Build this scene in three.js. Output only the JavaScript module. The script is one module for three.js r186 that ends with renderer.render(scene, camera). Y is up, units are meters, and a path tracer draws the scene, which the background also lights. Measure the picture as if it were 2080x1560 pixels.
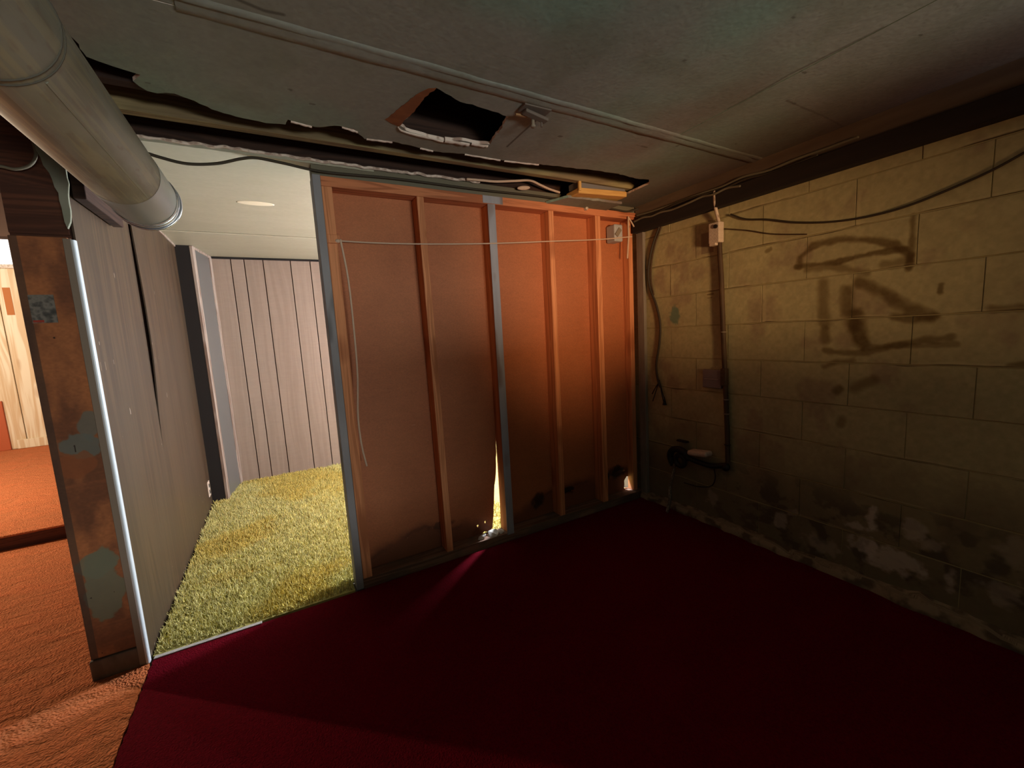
import * as THREE from 'three';
import { RoundedBoxGeometry } from 'three/addons/geometries/RoundedBoxGeometry.js';
import { mergeGeometries } from 'three/addons/utils/BufferGeometryUtils.js';
import { RectAreaLightUniformsLib } from 'three/addons/lights/RectAreaLightUniformsLib.js';

// ---------------------------------------------------------------- camera, renderer, exposure
const scene = new THREE.Scene();
scene.background = new THREE.Color(0x000000);
const FOCAL = 848.1;                                    // pixels of a 2080 x 1560 frame
const camera = new THREE.PerspectiveCamera(2 * Math.atan(780 / FOCAL) * 180 / Math.PI, 4 / 3, 0.02, 60);
camera.position.set(0, 1.26, 0);
camera.rotation.order = 'YXZ';
camera.rotation.set(-7.033 * Math.PI / 180, -28.879 * Math.PI / 180, -3.26 * Math.PI / 180);
const renderer = new THREE.WebGLRenderer({ antialias: true });
renderer.toneMapping = THREE.LinearToneMapping;
renderer.toneMappingExposure = 1.0;
renderer.shadowMap.enabled = true;
RectAreaLightUniformsLib.init();

// ---------------------------------------------------------------- lights
function addPoint(x, y, z, colour, power, soft = 1) {
  const l = new THREE.PointLight(colour, power); l.position.set(x, y, z);
  l.castShadow = true; l.shadow.radius = soft; scene.add(l); return l;
}
const LAMPS = {
  hall: { at: [1.98, 1.2, -2.82], colour: 0xf0f5ff, power: 25 },     // bare bulb in the hall, behind the stud wall
  den: { at: [-3.35, 1.75, -4.5], colour: 0xffe6c8, power: 22 },       // bare bulb in the orange room
  farFill: { at: [-3.9, 2.35, -6.3], colour: 0xfff6e8, power: 8 },        // unseen lamp added to brighten the pine wall
};
const spot = new THREE.SpotLight(0xffc48a, 60, 0, 0.205, 1, 2);       // unseen warm spot added for the upper right of the stud wall
spot.position.set(0.45, 0.86, 3.0); spot.target.position.set(2.0, 1.64, -2.2);
spot.castShadow = true; spot.shadow.radius = 15; scene.add(spot, spot.target);
const hallFill = new THREE.RectAreaLight(0xeaf0ff, 8, 0.9, 0.5);       // unseen window light added as soft fill for the hall
hallFill.position.set(2.22, 1.6, -3.75); hallFill.lookAt(0, 1.0, -3.75); scene.add(hallFill);
const denDay = new THREE.RectAreaLight(0xeef4ff, 5, 0.5, 0.36);        // small high window of the orange room
denDay.position.set(-3.03, 2.66, -7.86); denDay.lookAt(-3.03, 2.4, 0); scene.add(denDay);
const backFill = new THREE.RectAreaLight(0xf4f4ea, 70, 1.5, 0.4);      // unseen fill light added behind the camera
backFill.position.set(1.45, 0.5, 4.4); backFill.lookAt(1.45, 0.5, 0); scene.add(backFill);

// ---------------------------------------------------------------- small tools
let seed = 7;
const rnd = () => { seed = (seed + 0x6d2b79f5) | 0; let t = Math.imul(seed ^ (seed >>> 15), 1 | seed); t = (t + Math.imul(t ^ (t >>> 7), 61 | t)) ^ t; return ((t ^ (t >>> 14)) >>> 0) / 4294967296; };
const R = (a, b) => a + (b - a) * rnd();
const clamp = (x, a = 0, b = 1) => Math.min(b, Math.max(a, x));
const sm = (a, b, x) => { const t = clamp((x - a) / (b - a)); return t * t * (3 - 2 * t); };
const mix = (a, b, t) => a + (b - a) * t;
const mix3 = (a, b, t) => [mix(a[0], b[0], t), mix(a[1], b[1], t), mix(a[2], b[2], t)];
const hsh = (x, y, s) => { let h = Math.imul(x, 374761393) ^ Math.imul(y, 668265263) ^ Math.imul(s, 1274126177); h = Math.imul(h ^ (h >>> 13), 1274126177); return ((h ^ (h >>> 16)) >>> 0) / 4294967296; };
function vn(x, y, s = 0) {
  const xi = Math.floor(x), yi = Math.floor(y), fx = x - xi, fy = y - yi, u = fx * fx * (3 - 2 * fx), v = fy * fy * (3 - 2 * fy);
  return mix(mix(hsh(xi, yi, s), hsh(xi + 1, yi, s), u), mix(hsh(xi, yi + 1, s), hsh(xi + 1, yi + 1, s), u), v);
}
function fbm(x, y, s = 0, n = 4) { let a = 0.5, t = 0, w = 0; for (let i = 0; i < n; i++) { t += a * vn(x, y, s + i * 17); w += a; a *= 0.5; x *= 2.03; y *= 2.03; } return t / w; }
// a texture over w x h metres; fn(x metres, y metres) gives sRGB 0..255
function tex(wm, hm, w, h, fn, srgb = true) {
  const d = new Uint8Array(w * h * 4);
  for (let j = 0; j < h; j++) for (let i = 0; i < w; i++) {
    const c = fn((i + 0.5) / w * wm, (j + 0.5) / h * hm), o = (j * w + i) * 4;
    d[o] = clamp(c[0], 0, 255); d[o + 1] = clamp(c[1], 0, 255); d[o + 2] = clamp(c[2], 0, 255); d[o + 3] = 255;
  }
  const t = new THREE.DataTexture(d, w, h); t.magFilter = THREE.LinearFilter; t.minFilter = THREE.LinearMipmapLinearFilter; t.generateMipmaps = true;
  t.wrapS = t.wrapT = THREE.MirroredRepeatWrapping; if (srgb) t.colorSpace = THREE.SRGBColorSpace; t.needsUpdate = true;
  t.repeat.set(1 / wm, 1 / hm); return t;
}
const grey = (wm, hm, w, h, fn) => tex(wm, hm, w, h, (x, y) => { const v = fn(x, y) * 255; return [v, v, v]; }, false);
const std = (o) => new THREE.MeshStandardMaterial({ roughness: 0.85, ...o });
// uv in metres, by the dominant normal; off: shift of (u, v)
function uvm(g, off = [0, 0], mode = 'auto') {
  if (!g.attributes.normal) g.computeVertexNormals();
  const p = g.attributes.position, n = g.attributes.normal, uv = new Float32Array(p.count * 2);
  for (let i = 0; i < p.count; i++) {
    const ax = Math.abs(n.getX(i)), ay = Math.abs(n.getY(i)), az = Math.abs(n.getZ(i)); let u, v;
    const m = mode !== 'auto' ? mode : ay > ax && ay > az ? 'xz' : ax > az ? 'zy' : 'xy';
    if (m === 'xz') { u = p.getX(i); v = p.getZ(i); } else if (m === 'zy') { u = p.getZ(i); v = p.getY(i); } else if (m === 'xy') { u = p.getX(i); v = p.getY(i); }
    else if (m === 'yx') { u = p.getY(i); v = p.getX(i); } else { u = p.getZ(i); v = p.getX(i); }
    uv[i * 2] = u + off[0]; uv[i * 2 + 1] = v + off[1];
  }
  g.setAttribute('uv', new THREE.BufferAttribute(uv, 2)); return g;
}
const box = (x0, x1, y0, y1, z0, z1, r = 0) => {
  const w = x1 - x0, h = y1 - y0, d = z1 - z0;
  const g = r ? new RoundedBoxGeometry(w, h, d, 2, Math.min(r, w / 2.1, h / 2.1, d / 2.1)) : new THREE.BoxGeometry(w, h, d);
  g.translate((x0 + x1) / 2, (y0 + y1) / 2, (z0 + z1) / 2); return g;
};
// horizontal sheet from [x, z] outline
function sheet(pts, y, thick, holes = [], bevel = 0) {
  const s = new THREE.Shape(pts.map(([x, z]) => new THREE.Vector2(x, -z)));
  for (const h of holes) s.holes.push(new THREE.Path(h.map(([x, z]) => new THREE.Vector2(x, -z))));
  const g = new THREE.ExtrudeGeometry(s, { depth: thick - 2 * bevel, bevelEnabled: bevel > 0, bevelSize: bevel, bevelThickness: bevel, bevelSegments: 1, bevelOffset: -bevel });
  g.rotateX(-Math.PI / 2); g.translate(0, y + bevel, 0); return g;
}
// upright sheet from [x, y] outline, facing +z, front at z
function upright(pts, z, thick, holes = []) {
  const s = new THREE.Shape(pts.map(([x, y]) => new THREE.Vector2(x, y)));
  for (const h of holes) s.holes.push(new THREE.Path(h.map(([x, y]) => new THREE.Vector2(x, y))));
  const g = new THREE.ExtrudeGeometry(s, { depth: thick, bevelEnabled: false }); g.translate(0, 0, z - thick); return g;
}
const curve = (pts) => new THREE.CatmullRomCurve3(pts.map((p) => new THREE.Vector3(...p)), false, 'centripetal');
const tube = (pts, r, n = 40, k = 8) => {
  const c = curve(pts), g = new THREE.TubeGeometry(c, n, r, k, false), parts = [g];
  for (const t of [0, 1]) { const s = new THREE.SphereGeometry(r, k, 5); const p = c.getPoint(t); s.translate(p.x, p.y, p.z); parts.push(s); }
  return mergeGeometries(parts);
};
function jitterEdge(pts, amp, step) {                                  // subdivides an outline and roughens it
  const out = [];
  pts.forEach((p, i) => { const q = pts[i + 1]; out.push(p); if (!q) return; const d = Math.hypot(q[0] - p[0], q[1] - p[1]), n = Math.floor(d / step);
    for (let k = 1; k < n; k++) { const t = k / n; out.push([mix(p[0], q[0], t) + R(-amp, amp), mix(p[1], q[1], t) + R(-amp, amp)]); } });
  return out;
}
const bases = new Map(), used = new Map();
function numbered(name) { const n = used.get(name) ?? 0; used.set(name, n + 1); return n ? name + '_' + String(n).padStart(3, '0') : name; }
function add(o, parent) {
  o.castShadow = true; o.receiveShadow = true; (parent ?? scene).add(o); return o;
}
const worldBase = (o) => { const v = new THREE.Vector3(); for (let p = o; p && p !== scene; p = p.parent) v.add(p.position); return v; };
// a mesh whose geometry is given in world coordinates
function part(name, geo, mat, parent, label) {
  const b = parent ? worldBase(parent) : new THREE.Vector3();
  if (b.lengthSq() > 0) geo.translate(-b.x, -b.y, -b.z);
  const m = new THREE.Mesh(geo, mat); m.name = parent ? numberedIn(parent, name) : numbered(name);
  if (label) m.userData.label = label; return add(m, parent);
}
function numberedIn(parent, name) { const c = parent.userData.__n ?? (Object.defineProperty(parent.userData, '__n', { value: {}, enumerable: false }), parent.userData.__n); const n = c[name] ?? 0; c[name] = n + 1; return n ? name + '_' + String(n).padStart(3, '0') : name; }
function thing(name, label, category, at, group) {
  const g = new THREE.Group(); g.name = numbered(name); g.position.set(...at); g.userData.label = label; g.userData.category = category; if (group) g.userData.group = group;
  scene.add(g); return g;
}
function struct(name, label) { const g = new THREE.Group(); g.name = name; g.userData.kind = 'structure'; if (label) g.userData.label = label; scene.add(g); return g; }

// ---------------------------------------------------------------- materials
// sawn timber: grain runs along v
const grainFn = (base, dark, s, knots = 1) => (x, y) => {
  const w = fbm(x * 9, y * 0.9, s, 3), g = fbm(x * 140 + w * 18, y * 3.2, s + 5, 3), f = fbm(x * 500, y * 20, s + 9, 2);
  let t = sm(0.38, 0.72, g) * 0.55 + f * 0.18;
  const kx = (x * 7) % 1, k = vn(x * 11 + 3, y * 3.3, s + 31); if (knots && k > 0.86) t += (k - 0.86) * 5;
  return mix3(base, dark, clamp(t + 0 * kx));
};
const mStud = std({ map: tex(0.5, 2.1, 256, 768, grainFn([232, 158, 110], [172, 104, 66], 1)), roughness: 0.8 });
const mPlate = std({ map: tex(2.2, 0.5, 768, 256, (x, y) => grainFn([216, 138, 94], [150, 84, 52], 3)(y, x)), roughness: 0.8 });
const mSill = std({ map: tex(2.2, 0.5, 768, 256, (x, y) => { const c = grainFn([142, 110, 90], [84, 58, 44], 4)(y, x), d = fbm(x * 9, y * 9, 44, 4); return mix3(c, [96, 84, 74], sm(0.45, 0.7, d) * 0.6); }), roughness: 0.9 });
const mBlueGrey = std({ map: tex(0.5, 2.1, 256, 512, (x, y) => { const n = fbm(x * 30, y * 5, 8, 4), d = fbm(x * 12, y * 3, 9, 3); let c = mix3([158, 158, 164], [132, 132, 138], n); if (d > 0.66) c = mix3(c, [70, 66, 66], (d - 0.66) * 4); return c; }), roughness: 0.65 });
const mBatten = std({ map: tex(0.5, 2.1, 128, 512, (x, y) => { const n = fbm(x * 40, y * 6, 18, 4), d = fbm(x * 10, y * 4, 19, 3); let c = mix3([172, 174, 184], [146, 150, 162], n); if (d > 0.68) c = mix3(c, [110, 84, 70], (d - 0.68) * 3.5); return c; }), roughness: 0.6 });
// hardboard: x from 0.2, y from 0
const tide = [[0.22, 0.05], [0.385, 0.115], [0.5, 0.16], [0.612, 0.19], [0.74, 0.12], [0.849, 0.135], [0.95, 0.1], [1.037, 0.06], [1.222, 0.09], [1.416, 0.17], [1.55, 0.19], [1.66, 0.18], [1.79, 0.185], [1.9, 0.16], [2.02, 0.2], [2.1, 0.2], [2.3, 0.17]];
const tideY = (x) => { for (let i = 0; i < tide.length - 1; i++) if (x < tide[i + 1][0]) return mix(tide[i][1], tide[i + 1][1], sm(tide[i][0], tide[i + 1][0], x)); return 0.17; };
const mHard = std({ map: tex(2.1, 2.1, 1024, 1024, (X, Y) => {
  const x = X + 0.2, n = fbm(x * 5, Y * 3, 61, 5), f = fbm(x * 180, Y * 320, 62, 3), st = fbm(x * 14, Y * 60, 63, 3);
  let c = mix3([198, 122, 78], [176, 104, 64], n); const k = 0.9 + 0.16 * f + 0.05 * (st - 0.5); c = [c[0] * k, c[1] * k, c[2] * k];
  const th = tideY(x) + 0.03 * (fbm(x * 22, Y * 14, 64, 3) - 0.5), e = Y - th;
  if (e < 0.06) c = mix3(c, [84, 48, 32], sm(0.06, -0.03, e) * 0.55);
  if (Math.abs(e) < 0.02) c = mix3(c, [46, 26, 18], sm(0.02, 0.0, Math.abs(e)) * 0.22 * sm(0.35, 0.6, fbm(x * 9, 3, 65, 2)));
  for (const [sx, sy, a, b, q] of [[1.63, 0.165, 0.09, 0.022, 0.75], [2.09, 0.19, 0.1, 0.05, 0.8], [1.39, 0.15, 0.05, 0.06, 0.7], [0.72, 0.17, 0.07, 0.03, 0.45]]) {
    const d = Math.hypot((x - sx) / a, (Y - sy) / b) + (fbm(x * 30, Y * 30, 66, 3) - 0.5) * 0.9; c = mix3(c, [34, 18, 14], sm(1.1, 0.6, d) * q); }
  if (vn(x * 60, Y * 60, 67) > 0.985) c = mix3(c, [205, 160, 130], 0.5);
  return c;
}), roughness: 0.62 });
mHard.map.offset.set(-0.2 / 2.1, 0);
// painted concrete blocks: texture over z from -2.25 (u = z + 2.25) to 0.45, y 0 .. 2.08
const ZW = 2.7, YW = 2.08, Z0 = -2.25;
const segd = (px, py, pts) => { let m = 9; for (let i = 0; i < pts.length - 1; i++) { const [ax, ay] = pts[i], [bx, by] = pts[i + 1], dx = bx - ax, dy = by - ay, t = clamp(((px - ax) * dx + (py - ay) * dy) / (dx * dx + dy * dy)); m = Math.min(m, Math.hypot(px - ax - dx * t, py - ay - dy * t)); } return m; };
const SOOT = [   // polyline, half width, softness, strength
  [[[-1.130, 1.500], [-1.130, 1.544], [-1.077, 1.585], [-0.977, 1.593], [-0.867, 1.569], [-0.767, 1.528], [-0.718, 1.474], [-0.722, 1.440]], 0.010, 0.012, 0.75],
  [[[-1.144, 1.500], [-1.075, 1.498], [-0.974, 1.495], [-0.848, 1.508], [-0.735, 1.506]], 0.007, 0.010, 0.8],
  [[[-1.095, 1.478], [-1.013, 1.482], [-0.935, 1.459], [-0.861, 1.427]], 0.008, 0.016, 0.5],
  [[[-0.800, 1.452], [-0.763, 1.450], [-0.725, 1.465]], 0.012, 0.016, 0.5],
  [[[-0.718, 1.627], [-0.717, 1.551], [-0.718, 1.474], [-0.722, 1.426]], 0.007, 0.012, 0.65],
  [[[-1.027, 1.407], [-1.023, 1.304], [-1.016, 1.22]], 0.015, 0.022, 0.55],
  [[[-1.016, 1.19], [-1.008, 1.14]], 0.012, 0.02, 0.6],
  [[[-0.930, 1.363], [-0.925, 1.274], [-0.900, 1.2]], 0.020, 0.02, 0.7],
  [[[-0.893, 1.25], [-0.885, 1.19], [-0.868, 1.13]], 0.030, 0.014, 0.85],
  [[[-0.887, 1.395], [-0.807, 1.344], [-0.724, 1.269], [-0.647, 1.225]], 0.016, 0.022, 0.72],
  [[[-0.76, 1.235], [-0.70, 1.222], [-0.64, 1.228]], 0.012, 0.012, 0.7],
  [[[-1.01, 1.091], [-0.93, 1.08], [-0.848, 1.083], [-0.702, 1.128], [-0.588, 1.146]], 0.006, 0.016, 0.6],
  [[[-0.86, 1.10], [-0.76, 1.115], [-0.66, 1.113], [-0.57, 1.12]], 0.004, 0.012, 0.45],
  [[[-1.008, 1.014], [-0.96, 1.04], [-0.90, 1.045]], 0.006, 0.016, 0.55],
  [[[-0.623, 1.350], [-0.627, 1.324]], 0.007, 0.006, 0.7],
  [[[-0.954, 0.900], [-0.94, 0.915]], 0.010, 0.016, 0.6], [[[-0.889, 0.92], [-0.818, 0.965]], 0.014, 0.02, 0.5], [[[-0.937, 0.750], [-0.93, 0.77]], 0.012, 0.016, 0.45],
  [[[-0.485, 1.245], [-0.416, 1.244]], 0.009, 0.012, 0.55], [[[-0.433, 1.044], [-0.401, 1.049]], 0.009, 0.01, 0.6],
  [[[-1.63, 1.416], [-1.595, 1.418]], 0.005, 0.005, 0.7], [[[-1.63, 1.395], [-1.605, 1.398]], 0.004, 0.005, 0.6],
  [[[-1.29, 1.6], [-1.27, 1.61]], 0.006, 0.008, 0.5],
];
const SALT = [[-1.19, 0.17, 0.05, 0.06, 0.5], [-1.13, 0.24, 0.05, 0.02, 0.35], [-0.80, 0.33, 0.022, 0.06, 0.8], [-0.84, 0.275, 0.06, 0.02, 0.6], [-0.83, 0.20, 0.06, 0.05, 0.55], [-0.72, 0.17, 0.11, 0.06, 0.7], [-0.65, 0.34, 0.05, 0.05, 0.55], [-0.6, 0.29, 0.04, 0.03, 0.45], [-0.535, 0.165, 0.02, 0.05, 0.6], [-0.4, 0.19, 0.06, 0.05, 0.4], [-0.38, 0.37, 0.05, 0.06, 0.3], [-1.6, 0.16, 0.04, 0.06, 0.35], [-0.2, 0.25, 0.1, 0.1, 0.5], [-1.0, 0.12, 0.08, 0.05, 0.35]];
const blockFn = (X, y) => {
  const z = X + Z0, n = fbm(z * 3, y * 3, 71, 4), f = fbm(z * 60, y * 60, 72, 3), m = fbm(z * 9, y * 7, 73, 4);
  let c = mix3([192, 186, 140], [172, 164, 124], n); c = mix3(c, [150, 130, 106], sm(0.55, 0.8, m) * 0.5);
  const k = 0.93 + 0.14 * f; c = [c[0] * k, c[1] * k, c[2] * k];
  const low = sm(0.82, 0.12, y + 0.4 * (fbm(z * 4, y * 4, 74, 4) - 0.5)); c = mix3(c, [94, 82, 62], low * 0.74);  // dimness of the lower wall put into its colour, with some dirt
  const peel = fbm(z * 12, y * 14, 75, 4); if (y < 0.5) c = mix3(c, [58, 50, 42], sm(0.52, 0.66, peel) * sm(0.5, 0.28, y) * sm(-1.9, -1.2, z) * 0.5);
  const wob = (fbm(z * 26, y * 26, 76, 3) - 0.5) * 0.018;
  for (const [pts, w, s, a] of SOOT) { const d = segd(z, y, pts) + wob; if (d < w + s) c = mix3(c, [78, 58, 24], sm(w + s, w * 0.4, d) * a * 0.8 * (0.75 + 0.5 * f)); }
  for (const [sz, sy, a, b, q] of SALT) { const d = Math.hypot((z - sz) / a, (y - sy) / b) + (fbm(z * 34, y * 34, 77, 3) - 0.5) * 1.4; if (d < 1.2) c = mix3(c, [206, 196, 182], sm(1.15, 0.5, d) * q); }
  { const d = Math.hypot((z + 1.868) / 0.045, (y - 1.312) / 0.062) + (f - 0.5) * 0.6; c = mix3(c, [96, 128, 110], sm(1.1, 0.6, d) * 0.75); }
  if (z > -1.675 && z < -1.594 && y > 1.657 && y < 1.774) c = mix3(c, [128, 112, 92], 0.75);
  { const d = Math.hypot((z + 1.22) / 0.11, (y - 1.463) / 0.03) + (f - 0.5); c = mix3(c, [190, 180, 136], sm(1, 0.4, d) * 0.25); }
  { const jy = ((y - 0.035 + 0.1) % 0.2 + 0.2) % 0.2 - 0.1 + (fbm(z * 7, y * 2, 205, 3) - 0.5) * 0.014, q = sm(0.42, 0.62, fbm(z * 4, Math.round(y * 5) * 7, 206, 3)); c = mix3(c, [66, 52, 34], sm(0.004, 0.001, Math.abs(jy)) * q * 0.75); const lz = jy - 0.008; c = mix3(c, [222, 212, 168], sm(0.006, 0.001, Math.abs(lz)) * q * 0.25); }
  for (const [jz, y0, y1] of [[-1.309, 1.24, 1.43], [-0.91, 1.62, 1.78], [-1.892, 1.44, 1.6]]) { const d = Math.abs(z - jz - 0.012 + wob); if (y > y0 && y < y1 && d < 0.012) c = mix3(c, [206, 196, 150], sm(0.012, 0.003, d) * 0.4); }
  return c;
};
const mBlock = std({ map: tex(ZW, YW, 1280, 992, blockFn), roughness: 0.9, bumpMap: grey(0.6, 0.6, 256, 256, (x, y) => fbm(x * 45, y * 45, 78, 4)), bumpScale: 0.0012 });
mBlock.map.offset.set(-Z0 / ZW, 0);
const mMortar = std({ color: 0xaaa074, roughness: 0.95 });
// ceiling paint, x from -1, z from -2.2
const mCeil = std({ map: tex(4.2, 3.6, 1280, 1088, (X, Zz) => {
  const x = X - 1, z = Zz - 2.2, n = fbm(x * 1.6, z * 1.6, 81, 4), m = fbm(x * 5, z * 5, 82, 4), f = fbm(x * 70, z * 70, 83, 3), str = fbm(x * 2.2, z * 0.9 + 4, 84, 3);
  let c = mix3([132, 160, 149], [147, 152, 145], sm(0.35, 0.65, n)); c = mix3(c, [122, 130, 116], sm(0.5, 0.75, m) * 0.4);
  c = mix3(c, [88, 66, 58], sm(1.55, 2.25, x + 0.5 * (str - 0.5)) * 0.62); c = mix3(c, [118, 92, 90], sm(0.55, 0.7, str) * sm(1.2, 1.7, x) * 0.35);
  const k = 0.95 + 0.1 * f; c = [c[0] * k, c[1] * k, c[2] * k];
  if (vn(x * 16, z * 16, 85) > 0.975) c = mix3(c, [60, 56, 50], 0.4);
  const sl = Math.abs(z + 0.95 + (x - 1.2) * 0.0 + 0.04 * (fbm(x * 3, 1, 87, 2) - 0.5)); if (sl < 0.004 && x > 1.75) c = mix3(c, [80, 70, 64], 0.4);
  for (const [pts, w, a] of [[[[0.957, -1.428], [0.958, -1.534], [0.962, -1.668]], 0.003, 0.7], [[[1.597, -1.064], [1.600, -0.989], [1.585, -0.841], [1.60, -0.6]], 0.004, 0.35], [[[0.0, -1.22], [0.06, -1.235], [0.1, -1.23]], 0.004, 0.5]]) { const d = segd(x, z, pts); c = mix3(c, [54, 50, 44], sm(w * 2, w * 0.5, d) * a); }
  return c;
}), roughness: 0.7, bumpMap: grey(1.4, 1.4, 512, 512, (x, y) => 0.7 * fbm(x * 4, y * 4, 86, 3) + 0.3 * fbm(x * 120, y * 120, 88, 2)), bumpScale: 0.0022 });
mCeil.map.offset.set(1 / 4.2, 2.2 / 3.6);
const mHallCeil = std({ map: tex(3, 2.6, 512, 512, (x, y) => { const n = fbm(x * 3, y * 14, 91, 4), f = fbm(x * 60, y * 60, 92, 2); const c = mix3([176, 174, 157], [166, 163, 144], n), k = 0.98 + 0.04 * f; return [c[0] * k, c[1] * k, c[2] * k]; }), roughness: 0.5 });
const mGypsum = std({ map: tex(0.4, 0.4, 128, 128, (x, y) => mix3([236, 220, 208], [180, 154, 140], sm(0.4, 0.7, fbm(x * 60, y * 60, 93, 3)))), roughness: 0.95 });
const mKraft = std({ map: tex(0.5, 0.5, 128, 128, (x, y) => mix3([158, 98, 58], [122, 72, 44], fbm(x * 40, y * 40, 94, 3))), roughness: 0.95, side: THREE.DoubleSide });
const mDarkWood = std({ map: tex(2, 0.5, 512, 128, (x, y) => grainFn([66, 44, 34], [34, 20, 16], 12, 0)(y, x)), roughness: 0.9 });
const mJoist = std({ map: tex(2, 0.5, 512, 128, (x, y) => { const c = grainFn([142, 124, 92], [92, 76, 56], 14, 0)(y, x); return mix3(c, [176, 168, 116], sm(0.5, 0.7, fbm(x * 3, y * 6, 15, 3)) * 0.6); }), roughness: 0.9 });
// dark walnut sheet panelling on the left wall, u = z, v = y
const mWalnut = std({ map: tex(2.2, 2.1, 768, 768, (x, y) => {
  const w = fbm(x * 4, y * 0.7, 21, 3), g = fbm(x * 60 + w * 9, y * 1.6, 22, 4), f = fbm(x * 300, y * 9, 23, 2), m = fbm(x * 3, y * 2, 24, 4);
  let c = mix3([76, 59, 41], [58, 44, 31], sm(0.35, 0.68, g)); c = mix3(c, [66, 55, 43], sm(0.45, 0.7, m) * 0.5); const k = 0.93 + 0.13 * f;
  if (vn(x * 40, y * 13, 25) > 0.985) c = mix3(c, [196, 184, 168], 0.7);
  return [c[0] * k, c[1] * k, c[2] * k];
}), roughness: 0.5 });
const mPlank = std({ map: tex(1.6, 2.1, 512, 640, (x, y) => { const w = fbm(x * 5, y * 0.8, 26, 3), g = fbm(x * 70 + w * 8, y * 2, 27, 4), h = fbm(x * 20, y * 90, 28, 2); const c = mix3([142, 127, 114], [134, 119, 106], sm(0.35, 0.7, g)); const k = 0.98 + 0.04 * h; return [c[0] * k, c[1] * k, c[2] * k]; }), roughness: 0.45 });
const mGroove = std({ color: 0x4c3a30, roughness: 0.9 });
const mDarkTrim = std({ color: 0x110c09, roughness: 0.95 });
const mTrimPale = std({ map: tex(0.5, 2.1, 64, 512, (x, y) => mix3([160, 148, 138], [120, 100, 88], sm(0.4, 0.7, fbm(x * 90, y * 4, 29, 3)))), roughness: 0.5 });
const mGreyPanel = std({ color: 0x5e5f5e, roughness: 0.35 });
// end of the left wall: bare board with leftover paint, u = x + 0.8, v = y
const mPost = std({ map: tex(0.4, 2.1, 256, 1024, (X, y) => {
  const x = X - 0.8, g = fbm(y * 60, x * 6, 31, 3), n = fbm(x * 14, y * 6, 32, 4), f = fbm(x * 120, y * 160, 33, 2), wob = (fbm(x * 24, y * 24, 34, 3) - 0.5);
  let c = mix3([166, 104, 64], [116, 72, 48], sm(0.3, 0.7, n)); c = mix3(c, [150, 92, 58], sm(0.55, 0.75, g) * 0.3); const k = 0.92 + 0.16 * f; c = [c[0] * k, c[1] * k, c[2] * k];
  const blot = (cx, cy, a, b, col, q) => { const d = Math.hypot((x - cx) / a, (y - cy) / b) + wob * 0.9; c = mix3(c, col, sm(1.05, 0.9, d) * q); };
  blot(-0.68, 0.93, 0.06, 0.05, [104, 108, 102], 0.9); blot(-0.655, 1.0, 0.03, 0.06, [104, 108, 102], 0.8); blot(-0.695, 0.37, 0.055, 0.14, [112, 116, 98], 0.85); blot(-0.70, 0.46, 0.06, 0.05, [112, 116, 98], 0.8); blot(-0.70, 0.86, 0.05, 0.05, [142, 82, 48], 0.7);
  if (x < -0.745) c = mix3(c, [66, 54, 48], 0.6);
  if (vn(x * 30, y * 30, 35) > 0.985) c = mix3(c, [30, 18, 14], 0.8);
  return c;
}), roughness: 0.85 });
mPost.map.offset.set(0.8 / 0.4, 0);
const mRedBrown = std({ map: tex(0.5, 0.5, 128, 128, (x, y) => grainFn([98, 58, 40], [52, 28, 20], 36, 0)(y, x)), roughness: 0.9 });
const mBeadLit = std({ color: 0xd6e2ec, roughness: 0.3 });  // hall light on the bead nose put into this bluish white
const mRed = new THREE.MeshPhysicalMaterial({ specularIntensity: 0.1, map: tex(0.8, 0.8, 512, 512, (x, y) => { const n = fbm(x * 260, y * 260, 41, 2), m = fbm(x * 6, y * 6, 42, 3), k = 0.82 + 0.3 * n + 0.1 * (m - 0.5); return [98 * k, 7 * k, 23 * k]; }), roughness: 1, bumpMap: grey(0.4, 0.4, 256, 256, (x, y) => vn(x * 380, y * 380, 43)), bumpScale: 0.002 });
const waves = (x, y) => { const w = fbm(x * 5, y * 5, 51, 3); return fbm(x * 8 + w * 2.5, y * 26 + w * 5, 52, 4); };
const mOrange = new THREE.MeshPhysicalMaterial({ specularIntensity: 0.1, map: tex(1.5, 1.5, 768, 768, (x, y) => { const n = waves(x, y), f = fbm(x * 190, y * 190, 53, 2), k = 0.8 + 0.22 * n + 0.2 * f; const c = mix3([196, 120, 76], [176, 98, 61], n); return [c[0] * k, c[1] * k, c[2] * k]; }), roughness: 1, bumpMap: grey(1.5, 1.5, 768, 768, (x, y) => 0.75 * waves(x, y) + 0.25 * vn(x * 250, y * 250, 54)), bumpScale: 0.02 });
const mShagBase = std({ map: tex(0.8, 0.8, 256, 256, (x, y) => mix3([186, 180, 110], [160, 150, 84], fbm(x * 60, y * 60, 55, 3))), roughness: 1 });
const mShag = std({ color: 0xffffff, roughness: 1 });
const mPine = std({ map: tex(1, 3.2, 256, 768, (x, y) => { const w = fbm(x * 6, y * 0.6, 56, 3), g = fbm(x * 55 + w * 10, y * 1.8, 57, 3), k = vn(x * 9, y * 2.4, 58); let c = mix3([226, 212, 182], [206, 178, 138], sm(0.35, 0.7, g)); if (k > 0.86) c = mix3(c, [150, 96, 56], (k - 0.86) * 5); return c; }), roughness: 0.6 });
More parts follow.
